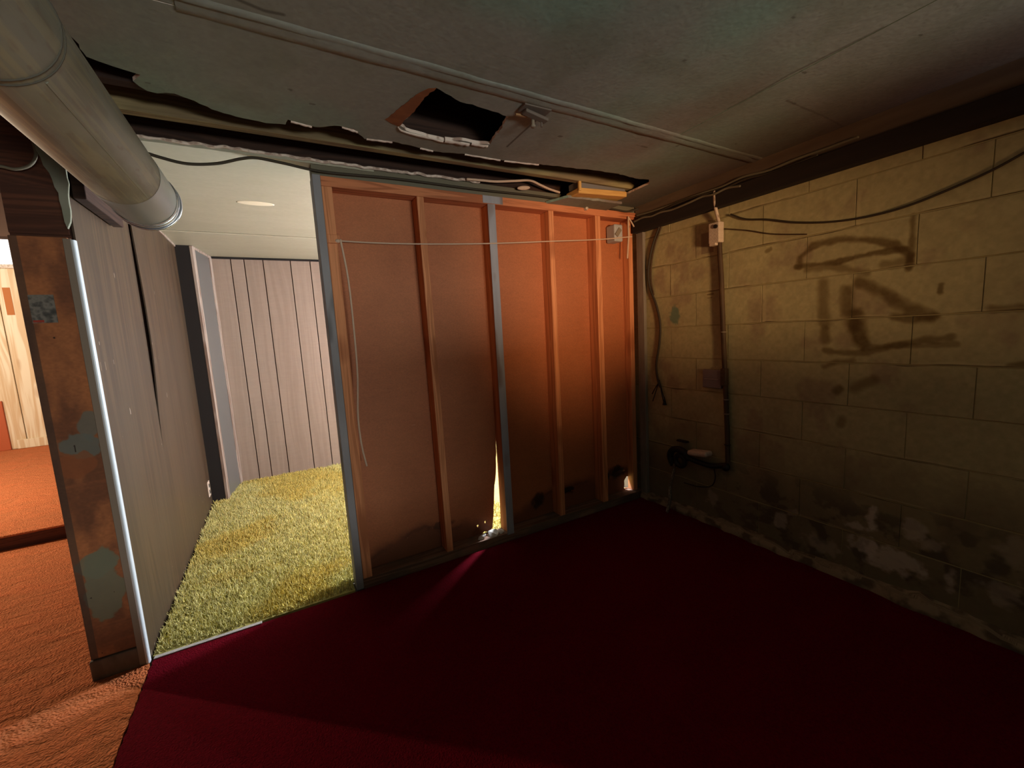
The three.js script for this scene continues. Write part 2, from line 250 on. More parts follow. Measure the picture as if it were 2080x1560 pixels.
const mDuct = std({ map: tex(1.3, 2.4, 512, 768, (x, y) => {
  const n = fbm(x * 7, y * 5, 45, 4), d = fbm(x * 30, y * 20, 46, 3), s = fbm(x * 60, y * 6, 47, 3); let c = mix3([150, 154, 144], [130, 132, 118], sm(0.3, 0.7, n)); c = mix3(c, [128, 120, 106], sm(0.58, 0.78, d) * 0.4); c = mix3(c, [190, 182, 146], sm(0.5, 0.7, s) * 0.3); return c; }), roughness: 0.5, metalness: 0.15 });
const mRing = std({ color: 0x57534a, roughness: 0.7 });
const mSteel = std({ color: 0xc4c8cc, roughness: 0.25, metalness: 0.9 });
const mBlack = std({ color: 0x14110f, roughness: 0.6 });
const mCableDark = std({ color: 0x3a3226, roughness: 0.7 });
const mCableGrey = std({ color: 0x6f6a58, roughness: 0.7 });
const mCord = std({ color: 0xd8bda6, roughness: 0.9 });
const mPipe = std({ map: tex(0.4, 2, 64, 256, (x, y) => mix3([96, 74, 46], [52, 38, 26], fbm(x * 20, y * 12, 48, 3))), roughness: 0.7 });
const mWhite = std({ map: tex(0.2, 0.2, 64, 64, (x, y) => mix3([214, 200, 184], [150, 130, 112], sm(0.5, 0.75, fbm(x * 50, y * 50, 49, 3)))), roughness: 0.6 });
const mGreyPaint = std({ color: 0x8d8272, roughness: 0.7 });
const mScrap = std({ color: 0xe2dfd8, roughness: 0.9, side: THREE.DoubleSide });
const mConcrete = std({ map: tex(2, 2, 128, 128, (x, y) => mix3([112, 106, 98], [82, 76, 70], fbm(x * 12, y * 12, 50, 4))), roughness: 0.95 });
const mPlaster = std({ color: 0x6c645a, roughness: 0.9 });

// ---------------------------------------------------------------- shell
const floor = struct('floor');
part('slab', uvm(box(-4.3, 2.6, -0.16, -0.016, -8.3, 4.7)), mConcrete, floor);
const deck = struct('ceiling_deck', 'dark boards of the floor above the basement ceiling');
part('deck_boards', uvm(box(-4.3, 2.6, 2.3, 2.4, -4.7, 4.7)), std({ color: 0x1c120e, roughness: 0.95 }), deck);
part('deck_boards', uvm(box(-4.3, -0.6, 3.3, 3.4, -8.3, -4.02)), mPlaster, deck);
part('riser_boards', uvm(box(-4.3, -0.6, 2.06, 3.3, -4.12, -4.02)), mDarkWood, deck);
for (const z of [-2.24, -1.99, -1.78, -1.36, -0.95, -0.54, -0.13, 0.28, 0.7, 1.2]) {
  const front = z === -1.99;
  part('joist', uvm(box(front ? -0.62 : -0.95, 2.26, front ? 2.085 : 2.078, 2.3, z, z + 0.04, 0.004)), front ? mJoist : mDarkWood, deck, front ? 'yellowish weathered joist behind the torn ceiling edge' : undefined);
}
const outer = struct('wall_left', 'plain plaster outer wall of the orange room');
part('plaster', uvm(box(-4.3, -4.1, -0.16, 3.4, -8.3, 4.7)), mPlaster, outer);
const back = struct('wall_back', 'plain plaster wall of the back room');
part('plaster', uvm(box(-4.3, 2.6, -0.16, 2.4, 4.5, 4.7)), mPlaster, back);
part('plaster', uvm(box(-4.3, -2.6, -0.016, 2.3, 1.1, 1.2)), mPlaster, back);            // to the left of the opening
part('shade_wall', uvm(box(0.95, 1.6, -0.016, 0.9, 1.1, 1.2)), mPlaster, back);         // unseen wall added to keep back light off the right side
part('shade_wall', uvm(box(-2.6, 0.95, -0.016, 0.36, 1.1, 1.2)), mPlaster, back);  // added out of view, stops the low fill reaching the floor
part('shade_wall', uvm(box(1.6, 2.26, -0.016, 1.5, 1.1, 1.2)), mPlaster, back);  // taller added piece, shades the right end of the block wall

// ---------------------------------------------------------------- carpets
const red = thing('red_carpet', 'dark red low-pile carpet covering the floor in front of the stud wall', 'carpet', [0.8, 0, -0.5]);
part('carpet_sheet', uvm(sheet(jitterEdge([[-0.55, 1.1], [-0.57, -1.5], [-0.585, -1.7], [-0.588, -2.0], [-0.588, -2.143]], 0.003, 0.02).concat([[2.262, -2.143], [2.262, 1.1]]), -0.014, 0.014)), mRed, red);
const orange = thing('orange_carpet', 'orange wavy-pile carpet on the lower floor left of the brown wall end', 'carpet', [-2, 0, -1.5]);
part('carpet_sheet', uvm(sheet(jitterEdge([[-0.57, 1.1], [-0.575, -1.5], [-0.59, -1.7], [-0.593, -2.0], [-0.593, -2.1], [-0.6, -2.13]], 0.003, 0.02).concat([[-0.77, -2.13], [-0.77, -4.02], [-4.1, -4.02], [-4.1, 1.1]]), -0.014, 0.013)), mOrange, orange);
const raised = struct('floor_raised', 'concrete step under the far orange carpet');
part('slab', box(-4.1, -0.77, -0.016, 0.085, -7.95, -4.03), mConcrete, raised);
const upper = thing('orange_carpet', 'bright orange carpet on the raised step, in front of the pine wall', 'carpet', [-2, 0.1, -6]);
part('carpet_sheet', uvm(box(-4.1, -0.77, 0.085, 0.1, -7.95, -4.012, 0.006)), mOrange, upper);
part('shaded_riser', uvm(box(-4.1, -0.77, -0.002, 0.088, -4.028, -4.014)), mRedBrown, upper, 'step riser with its shade put in as dark red-brown colour');  // shade on the riser is put into this darker face
const shag = thing('shag_carpet', 'yellow-green shag carpet in the hall behind the doorway', 'carpet', [0.5, 0, -3.3]);
part('carpet_backing', uvm(sheet([[-0.594, -2.156], [0.21, -2.156], [0.21, -2.27], [2.25, -2.27], [2.25, -4.55], [-0.594, -4.55]], -0.014, 0.018)), mShagBase, shag);
{
  const blade = new THREE.ConeGeometry(0.0042, 0.03, 4, 2); blade.translate(0, 0.015, 0);
  { const p = blade.attributes.position; for (let i = 0; i < p.count; i++) { const t = p.getY(i) / 0.03; p.setX(i, p.getX(i) + 0.012 * t * t); } blade.computeVertexNormals(); }
  const N = 62000, inst = new THREE.InstancedMesh(blade, mShag, N), m = new THREE.Matrix4(), q = new THREE.Quaternion(), e = new THREE.Euler(), col = new THREE.Color();
  for (let i = 0; i < N; i++) {
    const x = i < N * 0.85 ? R(-0.59, 0.52) : R(0.52, 1.3), z = R(-4.54, x > 0.205 ? -2.285 : -2.165), cl = fbm(x * 14, z * 14, 101, 3), big = fbm(x * 2.2, z * 2.2, 102, 3), s = R(0.7, 1.1) * (0.75 + 0.6 * cl) * (z > -2.2 ? 0.8 : 1);
    e.set(R(-0.7, 0.7), R(0, 6.28), R(-0.7, 0.7) + 0.3); q.setFromEuler(e);
    m.compose(new THREE.Vector3(x - 0.5, 0.002, z + 3.3), q, new THREE.Vector3(s, s, s)); inst.setMatrixAt(i, m);
    const c = mix3(mix3([228, 221, 158], [204, 195, 114], R(0, 1)), [212, 184, 82], sm(0.5, 0.7, big) * 0.55), k = R(0.8, 1.1);
    col.setRGB(c[0] * k / 255, c[1] * k / 255, c[2] * k / 255, THREE.SRGBColorSpace); inst.setColorAt(i, col);
  }
  inst.name = 'carpet_pile'; inst.userData.kind = 'stuff'; add(inst, shag);
}
const strip = thing('threshold_strip', 'narrow pale metal strip at the doorway where shag meets red carpet', 'threshold strip', [-0.4, 0, -2.147]);
part('strip', box(-0.588, -0.20, 0, 0.005, -2.155, -2.136, 0.002), std({ color: 0xb8b4b0, roughness: 0.5 }), strip);

// ---------------------------------------------------------------- block wall
const XB = 2.26;
const wallR = struct('wall_right', 'yellow-painted concrete block wall with soot smears and flaking base');
part('mortar_bed', uvm(box(XB + 0.003, 2.6, -0.16, 2.4, -2.28, 4.7)), mMortar, wallR);
part('mortar_bed', uvm(box(XB + 0.003, 2.6, -0.16, 2.4, -4.7, -2.28)), mPlaster, wallR);
{
  const variant = (y0, y1, z0, z1, i) => {
    const h = y1 - y0 - 0.003, w = z1 - z0 - 0.002, g = new THREE.BoxGeometry(0.02, h, w, 2, 3, 6), p = g.attributes.position, lift = R(-0.001, 0.0015);
    for (let k = 0; k < p.count; k++) {
      let x = p.getX(k), y = p.getY(k), z = p.getZ(k); const wy = (y0 + y1) / 2 + y, wz = (z0 + z1) / 2 + z, ey = Math.abs(y) > h / 2 - 1e-4, ez = Math.abs(z) > w / 2 - 1e-4;
      if (ey && x < 0.009) y -= Math.sign(y) * 0.003 * fbm(wz * 11, wy * 3 + i, 201, 2) * (x < -0.005 ? 1.4 : 0.8);
      if (ez && x < 0.009) z -= Math.sign(z) * 0.0015 * fbm(wz * 3 + i, wy * 16, 202, 2) * (x < -0.005 ? 1.4 : 0.8);
      if (x < -0.005) x += 0.0025 * (fbm(wz * 9, wy * 9, 203, 3) - 0.5) * 2 + (wy < 0.3 ? 0.008 * (fbm(wz * 16, wy * 16, 204, 3) - 0.4) * (wz > -1.9 ? 1 : 0.3) : 0);
      if (p.getX(k) > -0.005 && p.getX(k) < 0.005) x = -0.0075;
      if (x < -0.005) x = Math.min(x, -0.0088 - lift);
      p.setXYZ(k, XB + 0.010 + lift + x, (y0 + y1) / 2 + y, (z0 + z1) / 2 + z);
    }
    g.computeVertexNormals(); return uvm(g, [0, 0], 'zy');
  };
  let i = 0;
  for (let r = 0; r < 11; r++) {
    const y0 = 0.035 + 0.2 * (r - 1), y1 = y0 + 0.2, ya = Math.max(-0.01, y0), yb = Math.min(2.07, y1);
    if (yb - ya < 0.02) continue;
    const off = r % 2 ? -1.31 : -1.50;
    for (let k = -3; k < 6; k++) { const za = Math.max(-2.25, off + k * 0.4), zb = Math.min(0.62, off + (k + 1) * 0.4); if (zb - za > 0.03) part('block', variant(ya, yb, za, zb, i++), mBlock, wallR); }
  }
}
const cove = struct('trim_1', 'lumpy mortar ledge along the foot of the block wall');
{
  const n = 70, prof = 6, pos = [], idx = [];
  for (let i = 0; i <= n; i++) { const z = mix(-2.16, 0.6, i / n); for (let k = 0; k <= prof; k++) { const a = k / prof * Math.PI / 2, w = 0.02 + 0.045 * fbm(z * 9, 2, 111, 3), h = 0.03 + 0.06 * fbm(z * 7, 8, 112, 3), q = 1 + 0.35 * (fbm(z * 40, k * 1.7, 113, 3) - 0.5);
    pos.push(XB + 0.004 - Math.cos(a) * w * q, Math.sin(a) * h * q - 0.002, z); } }
  for (let i = 0; i < n; i++) for (let k = 0; k < prof; k++) { const a = i * (prof + 1) + k, b = a + prof + 1; idx.push(a, b, a + 1, b, b + 1, a + 1); }
  const g = new THREE.BufferGeometry(); g.setAttribute('position', new THREE.Float32BufferAttribute(pos, 3)); g.setIndex(idx); g.computeVertexNormals();
  part('ledge', uvm(g), std({ map: tex(0.6, 0.6, 256, 256, (x, y) => mix3([150, 134, 108], [92, 78, 60], sm(0.35, 0.7, fbm(x * 20, y * 20, 114, 4)))), roughness: 0.95, side: THREE.DoubleSide }), cove);
}
// beam, cables along the top of the block wall
const sill = thing('wooden_beam', 'near-black timber beam running along the top of the block wall', 'beam', [2.24, 1.9, -0.5]);
part('beam', uvm(box(2.205, 2.262, 1.885, 1.968, -2.17, 1.1, 0.005)), std({ map: tex(2, 0.3, 256, 64, (x, y) => mix3([44, 32, 24], [24, 16, 12], fbm(x * 3, y * 40, 115, 3))), roughness: 0.9 }), sill);
const topBoard = struct('trim_2', 'brown-grey painted board between the ceiling and the dark beam');
part('board', uvm(box(2.232, 2.262, 1.968, 2.062, -2.17, 1.1, 0.004)), std({ map: tex(2, 0.3, 256, 64, (x, y) => mix3([120, 104, 84], [80, 64, 52], fbm(x * 5, y * 30, 116, 4))), roughness: 0.85 }), topBoard);
for (const [y, x, m, l, e] of [[1.992, 2.222, mCableGrey, 'pale grey cable, topmost of the three along the dark beam', -0.9], [1.976, 2.214, mCableDark, 'dark brown cable, middle one of the three along the beam', -1.05], [1.958, 2.197, mCableGrey, 'grey cable, lowest of the three on the face of the beam', -1.4]]) {
  const pts = []; for (let i = 0; i <= 10; i++) { const z = mix(-2.14, e, i / 10); pts.push([x + R(-0.003, 0.003), y + R(-0.008, 0.008), z]); }
  const c = thing('electric_cable', l, 'cable', [x, y, -1.6]); part('sheath', tube(pts, 0.006, 60), m, c);
}
// grey corner strip and brown cleats in the corner
const corner = struct('trim_3', 'grey painted strip in the corner beside the stud wall');
part('strip', uvm(box(2.235, 2.262, 0.0, 1.885, -2.165, -2.105, 0.004)), std({ map: tex(0.3, 2, 64, 512, (x, y) => mix3([150, 142, 130], [112, 106, 98], fbm(x * 60, y * 9, 117, 4))), roughness: 0.8 }), corner);

// ---------------------------------------------------------------- stud wall
const ZP = -2.165, ZB = -2.255;
const wallP = struct('wall_partition', 'open stud wall with brown hardboard nailed behind its studs');
part('bottom_plate', uvm(box(0.254, 2.262, -0.014, 0.042, ZB, ZP, 0.003)), mSill, wallP);
part('top_plate', uvm(box(0.254, 2.262, 1.977, 2.022, ZB, ZP, 0.003)), mPlate, wallP);
part('header_board', uvm(box(0.22, 2.262, 2.024, 2.085, ZB, ZP - 0.012, 0.003)), mCableGrey, wallP, 'grey painted board above the top plate');
const studs = [[0.255, 0.301], [0.7, 0.737], [1.105, 1.149], [1.511, 1.549], [1.877, 1.921], [2.196, 2.234]];
studs.forEach(([a, b], i) => {
  const g = box(a, b, 0.042, 1.977, ZB, ZP - (i === 5 ? 0.03 : 0) + (i === 2 ? -0.004 : 0), 0.003);
  const lean = i === 1 ? 0.012 : i === 3 ? -0.006 : 0, p = g.attributes.position;
  for (let k = 0; k < p.count; k++) p.setX(k, p.getX(k) + lean * (1 - p.getY(k) / 2) + 0.002 * Math.sin(p.getY(k) * 3 + i));
  const s = part('stud', uvm(g, [i * 0.17, i * 0.31]), mStud, wallP, i === 5 ? 'corner stud against the block wall' : undefined);
  if (i === 2) { part('painted_face', uvm(box(1.103, 1.15, 0.03, 1.978, ZP - 0.004, ZP + 0.002, 0.002), [0.1, 0]), mBatten, s, 'pale blue-grey painted front of the middle stud'); part('painted_face', uvm(box(1.075, 1.2, 1.98, 2.02, ZP, ZP + 0.003, 0.001)), mBatten, s); }
});
part('jamb_board', uvm(box(0.218, 0.2535, -0.002, 2.022, ZB - 0.006, ZP + 0.012, 0.004), [0.2, 0]), mBlueGrey, wallP, 'blue-grey painted door jamb board');
// knot notches on the first stud: small raised splinter blocks
for (const y of [1.74]) part('cleat', uvm(box(0.252, 0.31, y - 0.02, y + 0.02, ZP, ZP + 0.012, 0.004)), mStud, wallP);
{
  const rightEdge = [[1.12, 2.02], [1.12, 1.2], [1.118, 0.8], [1.114, 0.66], [1.099, 0.45], [1.074, 0.28], [1.058, 0.13], [1.047, 0.06]];
  const bottom = jitterEdge([[1.047, 0.06], [1.025, 0.035], [0.99, 0.05], [0.96, 0.03], [0.9, 0.02], [0.25, 0.015]], 0.005, 0.02);
  const outline = [[0.25, 2.02], ...jitterEdge(rightEdge, 0.0025, 0.04), ...bottom];
  const hole = (x, y, r) => Array.from({ length: 7 }, (_, i) => [x + Math.cos(i / 7 * 6.283) * r * R(0.6, 1.2), y + Math.sin(i / 7 * 6.283) * r * R(0.7, 1.5)]);
  part('panel', uvm(upright(outline, ZB, 0.006, [hole(0.948, 0.098, 0.007), hole(1.0, 0.108, 0.007)])), mHard, wallP);
  const o2 = [[1.107, 0.012], [2.258, 0.012], [2.258, 2.02], [1.125, 2.02], [1.125, 0.8]];
  const h2 = jitterEdge([[2.155, 0.05], [2.16, 0.115], [2.185, 0.14], [2.205, 0.128], [2.222, 0.14], [2.24, 0.12], [2.25, 0.08], [2.245, 0.05], [2.2, 0.043], [2.155, 0.05]], 0.003, 0.012).slice(0, -1);
  part('panel', uvm(upright(o2, ZB, 0.006, [h2])), mHard, wallP);
  // curled torn splinters of hardboard at the foot
  for (const [x, y, w, h] of [[1.62, 0.15, 0.11, 0.03], [2.1, 0.19, 0.09, 0.03], [0.94, 0.06, 0.05, 0.03]]) {
    const g = new THREE.PlaneGeometry(w, h, 10, 2), p = g.attributes.position;
    for (let k = 0; k < p.count; k++) { const t = p.getY(k) / h + 0.5; p.setZ(k, 0.02 * t * t * (0.5 + fbm(p.getX(k) * 60, 1, 121, 2))); p.setY(k, p.getY(k) + 0.02 * (fbm(p.getX(k) * 40, 5, 122, 3) - 0.5)); }
    g.translate(x, y, ZB + 0.001); g.computeVertexNormals(); part('splinter', uvm(g), std({ map: mHard.map, roughness: 0.9, side: THREE.DoubleSide }), wallP);
  }
  part('corner_board', uvm(box(2.196, 2.258, 0.05, 1.72, ZB, ZB + 0.02, 0.003)), mStud, wallP);
}
for (const [x, y, w, h, a, l] of [[1.02, 0.05, 0.06, 0.035, 0.3, 'largest white plaster scrap, below the gap beside the blue-grey stud'], [0.945, 0.05, 0.05, 0.014, 0.35, 'thin white plaster sliver, left of the larger scrap'], [1.075, 0.05, 0.035, 0.02, -0.1, 'small white plaster crumb at the foot of the blue-grey stud']]) {
  const s = thing('plaster_scrap', l, 'scrap', [x, 0.045, ZP - 0.03], 'plaster scraps on the bottom plate');
  const g = new THREE.IcosahedronGeometry(1, 1), p = g.attributes.position; for (let k = 0; k < p.count; k++) { const q = 0.75 + 0.5 * hsh(Math.round(p.getX(k) * 50), Math.round(p.getY(k) * 50) + Math.round(p.getZ(k) * 90), 9); p.setXYZ(k, p.getX(k) * w / 2 * q, p.getY(k) * 0.009 * q, p.getZ(k) * h * q); }
  g.rotateX(0.45); g.rotateZ(a); g.translate(x, 0.052, ZP - 0.03); g.computeVertexNormals(); part('scrap', g, mScrap, s);
}

// ---------------------------------------------------------------- hall behind the doorway
const farHall = struct('wall_hall_far', 'grooved light brown plank wall at the end of the hall');
part('backing', uvm(box(-0.62, 2.3, -0.016, 2.3, -4.7, -4.565)), mGroove, farHall);
{ const xs = [-0.47, -0.283, -0.181, -0.033, 0.191, 0.36, 0.5, 0.7, 0.9, 1.1, 1.3, 1.5, 1.7, 1.9, 2.1, 2.26];
  for (let i = 0; i < xs.length - 1; i++) part('plank', uvm(box(xs[i] + 0.0035, xs[i + 1] - 0.0035, 0.0, 2.056, -4.57, -4.55, 0.003), [i * 0.37, i * 0.5]), mPlank, farHall); }
part('plank', uvm(box(-0.62, -0.474, 0, 2.056, -4.57, -4.55, 0.003)), mPlank, farHall);
part('cornice', uvm(box(-0.5, 2.26, 2.048, 2.066, -4.55, -4.535, 0.003)), mDarkTrim, farHall, 'thin dark strip under the cream ceiling');
const hallCeil = struct('ceiling_hall', 'cream painted ceiling of the hall with a taped seam');
part('ceiling_sheet', uvm(sheet(jitterEdge([[-0.6, -2.16], [0.22, -2.165], [0.5, -2.17]], 0.003, 0.03).concat([[0.5, -2.256], [2.26, -2.256], [2.26, -3.655], [-0.6, -3.655]]), 2.07, 0.016)), mHallCeil, hallCeil);
part('ceiling_sheet', uvm(sheet([[-0.6, -3.66], [2.26, -3.66], [2.26, -4.56], [-0.6, -4.56]], 2.066, 0.016)), mHallCeil, hallCeil);
part('seam_tape', uvm(box(-0.6, 2.26, 2.062, 2.069, -3.72, -3.63, 0.003)), mHallCeil, hallCeil);
{ const g = new THREE.SphereGeometry(1, 20, 8); g.scale(0.095, 0.0025, 0.04); g.translate(-0.02, 2.07, -2.86); part('plaster_patch', g, std({ color: 0xe4dcc4, roughness: 0.5 }), hallCeil, 'oval filler patch on the cream ceiling'); }
{ // torn paper and gypsum along the front edge of that sheet
  const pts = []; for (let i = 0; i <= 60; i++) { const x = mix(-0.45, 1.06, i / 60); pts.push([x, 2.084 + R(-0.003, 0.004), -2.163 + R(-0.004, 0.004)]); }
  const g = tube(pts, 0.007, 160, 6), p = g.attributes.position; for (let k = 0; k < p.count; k++) p.setY(k, p.getY(k) + 0.006 * (fbm(p.getX(k) * 60, p.getZ(k) * 200, 131, 3) - 0.5));
  g.computeVertexNormals(); part('torn_edge', uvm(g), mGypsum, hallCeil, 'pinkish torn plasterboard edge above the doorway'); }

const wallL = struct('wall_hall_left', 'dark walnut panelled wall whose brown bare end faces the camera');
part('core', uvm(box(-0.768, -0.612, -0.016, 2.3, -4.55, -2.155)), mRedBrown, wallL);
{
  const bow = (z0, z1, fn, off) => { const g = new THREE.BoxGeometry(0.006, 2.07, z1 - z0, 1, 40, 20); g.translate(-0.603, 1.035, (z0 + z1) / 2); const p = g.attributes.position; for (let k = 0; k < p.count; k++) { const y = p.getY(k), z = p.getZ(k); p.setX(k, p.getX(k) + fn(y, z)); if (z < -2.8 && z0 > -3 === false && z > z1 - 0.01) p.setZ(k, z - 0.016 * sm(0.8, 1.5, y) * (1 - 0.5 * sm(1.9, 2.07, y))); } g.computeVertexNormals(); return uvm(g, [off, 0], 'zy'); };
  part('panel_sheet', bow(-2.868, -2.15, (y, z) => 0.004 * sm(0.8, 1.5, y) * sm(-2.6, -2.868, z), 0), mWalnut, wallL);
  part('panel_sheet', bow(-4.1, -2.872, (y, z) => -0.001 + 0.020 * sm(0.7, 1.35, y) * (1 - 0.35 * sm(1.5, 2, y)) * sm(-3.25, -2.88, z), 0.7), mWalnut, wallL);
  part('wall_cap', uvm(box(-0.606, -0.594, 2.052, 2.068, -4.1, -2.17, 0.003)), mTrimPale, wallL);
  part('end_board', uvm(box(-0.768, -0.618, 0.082, 1.69, -2.155, -2.133, 0.003)), mPost, wallL, 'bare brown end board with leftover grey-green paint');
  part('end_board', uvm(box(-0.768, -0.612, 1.70, 2.3, -2.155, -2.146, 0.003)), mRedBrown, wallL, 'dark red-brown upper end board');
  part('base_block', uvm(box(-0.772, -0.628, -0.004, 0.08, -2.155, -2.124, 0.005)), std({ map: tex(0.3, 0.2, 64, 64, (x, y) => mix3([120, 104, 90], [74, 60, 50], fbm(x * 40, y * 14, 141, 3))), roughness: 0.9 }), wallL);
  // rounded angle bead down the corner
  const s = new THREE.Shape(); s.moveTo(-0.608, 2.131); s.lineTo(-0.608, 2.124); s.lineTo(-0.604, 2.122); s.absarc(-0.604, 2.130, 0.008, -Math.PI / 2, 0, false); s.lineTo(-0.596, 2.142); s.lineTo(-0.600, 2.142); s.lineTo(-0.602, 2.133); s.lineTo(-0.608, 2.131);
  const g = new THREE.ExtrudeGeometry(s, { depth: 1.68, bevelEnabled: false, curveSegments: 6 }); g.rotateX(-Math.PI / 2);
  part('bead_shaded_leg', uvm(box(-0.63, -0.607, 0.0, 1.685, -2.134, -2.126, 0.002)), std({ color: 0x85786a, roughness: 0.7 }), wallL, 'front leg of the corner bead, its shade put into the colour');  // duller colour stands for the unlit side of the bead
  // shape y is -z after the turn
  part('corner_bead', g, mBeadLit, wallL, 'pale metal bead down the corner of the wall end');
}
{ // jamb that stands out of the left wall further back
  const f = struct('trim_4', 'dark jamb with a grey panel between two pale mouldings');
  part('jamb', uvm(box(-0.612, -0.503, -0.01, 2.066, -4.55, -4.1, 0.003)), mDarkTrim, f);
  const splay = (g) => { g.rotateY(-0.155); g.translate(-0.5, 0, -4.1); return g; };      // local: x out of the face, z from 0 to -0.455
  part('grey_panel', splay(box(-0.03, 0.003, 0, 2.062, -0.42, -0.03, 0.001)), mGreyPanel, f);
  part('moulding', uvm(splay(box(-0.012, 0.012, 0, 2.064, -0.045, 0.004, 0.005))), mTrimPale, f);
  part('moulding', uvm(splay(box(-0.03, 0.012, 0, 2.064, -0.455, -0.40, 0.005))), mTrimPale, f);
  part('moulding', uvm(splay(box(-0.03, 0.010, 2.045, 2.066, -0.455, 0, 0.004))), mTrimPale, f);
}
const ductShade = thing('ceiling_block', 'dark block added as the duct shadow on top of the walnut wall', 'block', [-0.58, 1.84, -2.38]);
part('block', uvm(box(-0.594, -0.556, 1.838, 2.064, -2.60, -2.17, 0.004)), mDarkWood, ductShade);  // solid dark shape put where the duct shadow falls on the wall
const outlet = thing('wall_outlet', 'small pale outlet low on the walnut wall beside the dark jamb', 'outlet', [-0.6, 0.165, -3.99]);
part('cover_plate', box(-0.601, -0.594, 0.105, 0.225, -4.03, -3.955, 0.003), mWhite, outlet);
for (const y of [0.14, 0.19]) part('socket', box(-0.596, -0.592, y - 0.014, y + 0.014, -4.008, -3.977, 0.003), mBlack, outlet);

// ---------------------------------------------------------------- orange room
const pine = struct('wall_den_far', 'pale knotty pine plank wall at the far end of the orange room');
part('backing', box(-4.3, -0.6, -0.016, 3.3, -8.3, -7.98), mGroove, pine);
for (let i = 0; i < 10; i++) { const x = -4.1 + i * 0.21; part('plank', uvm(box(x + 0.004, x + 0.206, 0.1, 2.44, -7.98, -7.955, 0.005), [i * 0.33, i * 0.7]), mPine, pine); }
part('upper_board', uvm(box(-4.1, -2.0, 2.84, 3.3, -7.98, -7.955, 0.005)), mStud, pine, 'reddish brown board above the pine planks');
part('skirting', uvm(box(-3.14, -2.0, 0.1, 0.22, -7.955, -7.93, 0.006)), mPine, pine);
part('door_edge', uvm(box(-3.6, -3.2, 0.1, 0.75, -7.955, -7.93, 0.006)), std({ color: 0xb0542a, roughness: 0.6 }), pine, 'orange painted panel beside the pine planks');
part('scraped_patch', box(-3.0, -2.93, 1.85, 2.2, -7.956, -7.952, 0.001), std({ color: 0xb06a34, roughness: 0.8 }), pine);
const win = struct('window_1', 'small bright window above the pine planks');
part('window_frame', box(-3.3, -2.76, 2.44, 2.84, -7.975, -7.93, 0.008), mWhite, win);
part('pane', box(-3.26, -2.80, 2.49, 2.80, -7.932, -7.924), std({ color: 0xffffff, emissive: 0xf2f6ff, emissiveIntensity: 0.75, roughness: 0.4 }), win);
const wallFront = struct('trim_5', 'dark header beam above the opening to the orange room');
part('beam', uvm(box(-4.1, -0.77, 1.86, 2.3, -2.26, -2.14, 0.005)), mDarkWood, wallFront);
const sideWall = struct('wall_den_side', 'plain plaster side wall of the orange room');
part('plaster', uvm(box(-0.77, -0.6, -0.016, 3.3, -8.0, -4.55)), mPlaster, sideWall);
const denCeil = struct('ceiling_den', 'dull plasterboard ceiling of the orange room');
part('ceiling_sheet', uvm(sheet([[-4.1, -4.02], [-0.768, -4.02], [-0.768, -2.26], [-4.1, -2.26]], 2.06, 0.013)), mPlaster, denCeil);
part('ceiling_sheet', uvm(sheet([[-4.1, -2.14], [-1.1, -2.14], [-1.0, 1.1], [-4.1, 1.1]], 2.06, 0.013)), mPlaster, denCeil);
const sticker = thing('sticker', 'small grey picture sticker on the brown wall end', 'sticker', [-0.713, 1.437, -2.132]);
part('print', uvm(box(-0.746, -0.681, 1.388, 1.487, -2.133, -2.131)), std({ map: tex(0.2, 0.2, 128, 128, (X, Y) => { const x = X, y = Y, n = fbm(x * 40, y * 40, 151, 4), w = Math.exp(-Math.pow((n - 0.55) * 6, 2)); let c = mix3([56, 56, 54], [150, 144, 134], w * 0.7); return c; }), roughness: 0.5 }), sticker);
part('red_edge', box(-0.744, -0.716, 1.390, 1.398, -2.1315, -2.1303), std({ color: 0x9a3424, roughness: 0.6 }), sticker);

// ---------------------------------------------------------------- main ceiling
const CY = 2.06;
const ceil = struct('ceiling', 'grey-green painted plasterboard ceiling, torn open along its far edge');
const torn = [[-0.45, -1.31], [-0.379, -1.493], [-0.365, -1.534], [-0.363, -1.606], [-0.315, -1.630], [-0.260, -1.648], [-0.287, -1.693], [-0.263, -1.738], [-0.240, -1.742], [-0.194, -1.723], [-0.147, -1.748], [-0.106, -1.786], [-0.038, -1.810], [0.051, -1.821], [0.114, -1.807], [0.121, -1.766], [0.211, -1.787], [0.292, -1.746], [0.345, -1.749], [0.393, -1.817], [0.506, -1.799], [0.613, -1.816], [0.726, -1.824], [0.811, -1.802], [0.957, -1.801], [1.088, -1.799], [1.239, -1.773], [1.351, -1.763], [1.492, -1.744], [1.650, -1.734], [1.826, -1.752], [1.905, -1.738], [1.96, -1.79]];
const tornJ = jitterEdge(torn, 0.004, 0.018);
const holeP = jitterEdge([[0.538, -1.373], [0.579, -1.392], [0.643, -1.420], [0.688, -1.418], [0.773, -1.432], [0.846, -1.443], [0.865, -1.550], [0.882, -1.674], [0.808, -1.689], [0.752, -1.687], [0.691, -1.715], [0.599, -1.702], [0.526, -1.688], [0.494, -1.659], [0.498, -1.618], [0.509, -1.575], [0.515, -1.518], [0.521, -1.439], [0.538, -1.373]], 0.004, 0.02).slice(0, -1);
part('plasterboard', uvm(sheet([...tornJ, [1.97, -2.0], [1.97, -2.17], [2.262, -2.17], [2.262, -1.302], [-0.45, -1.302]], CY, 0.012, [holeP])), [mCeil, mGypsum], ceil);
part('plasterboard', uvm(sheet([[-0.47, -1.298], [1.6, -1.298], [1.6, 1.1], [-0.62, 1.1]], CY, 0.012)), mCeil, ceil);
part('plasterboard', uvm(sheet([[1.603, -1.298], [2.262, -1.298], [2.262, 1.1], [1.603, 1.1]], CY - 0.001, 0.012)), mCeil, ceil);
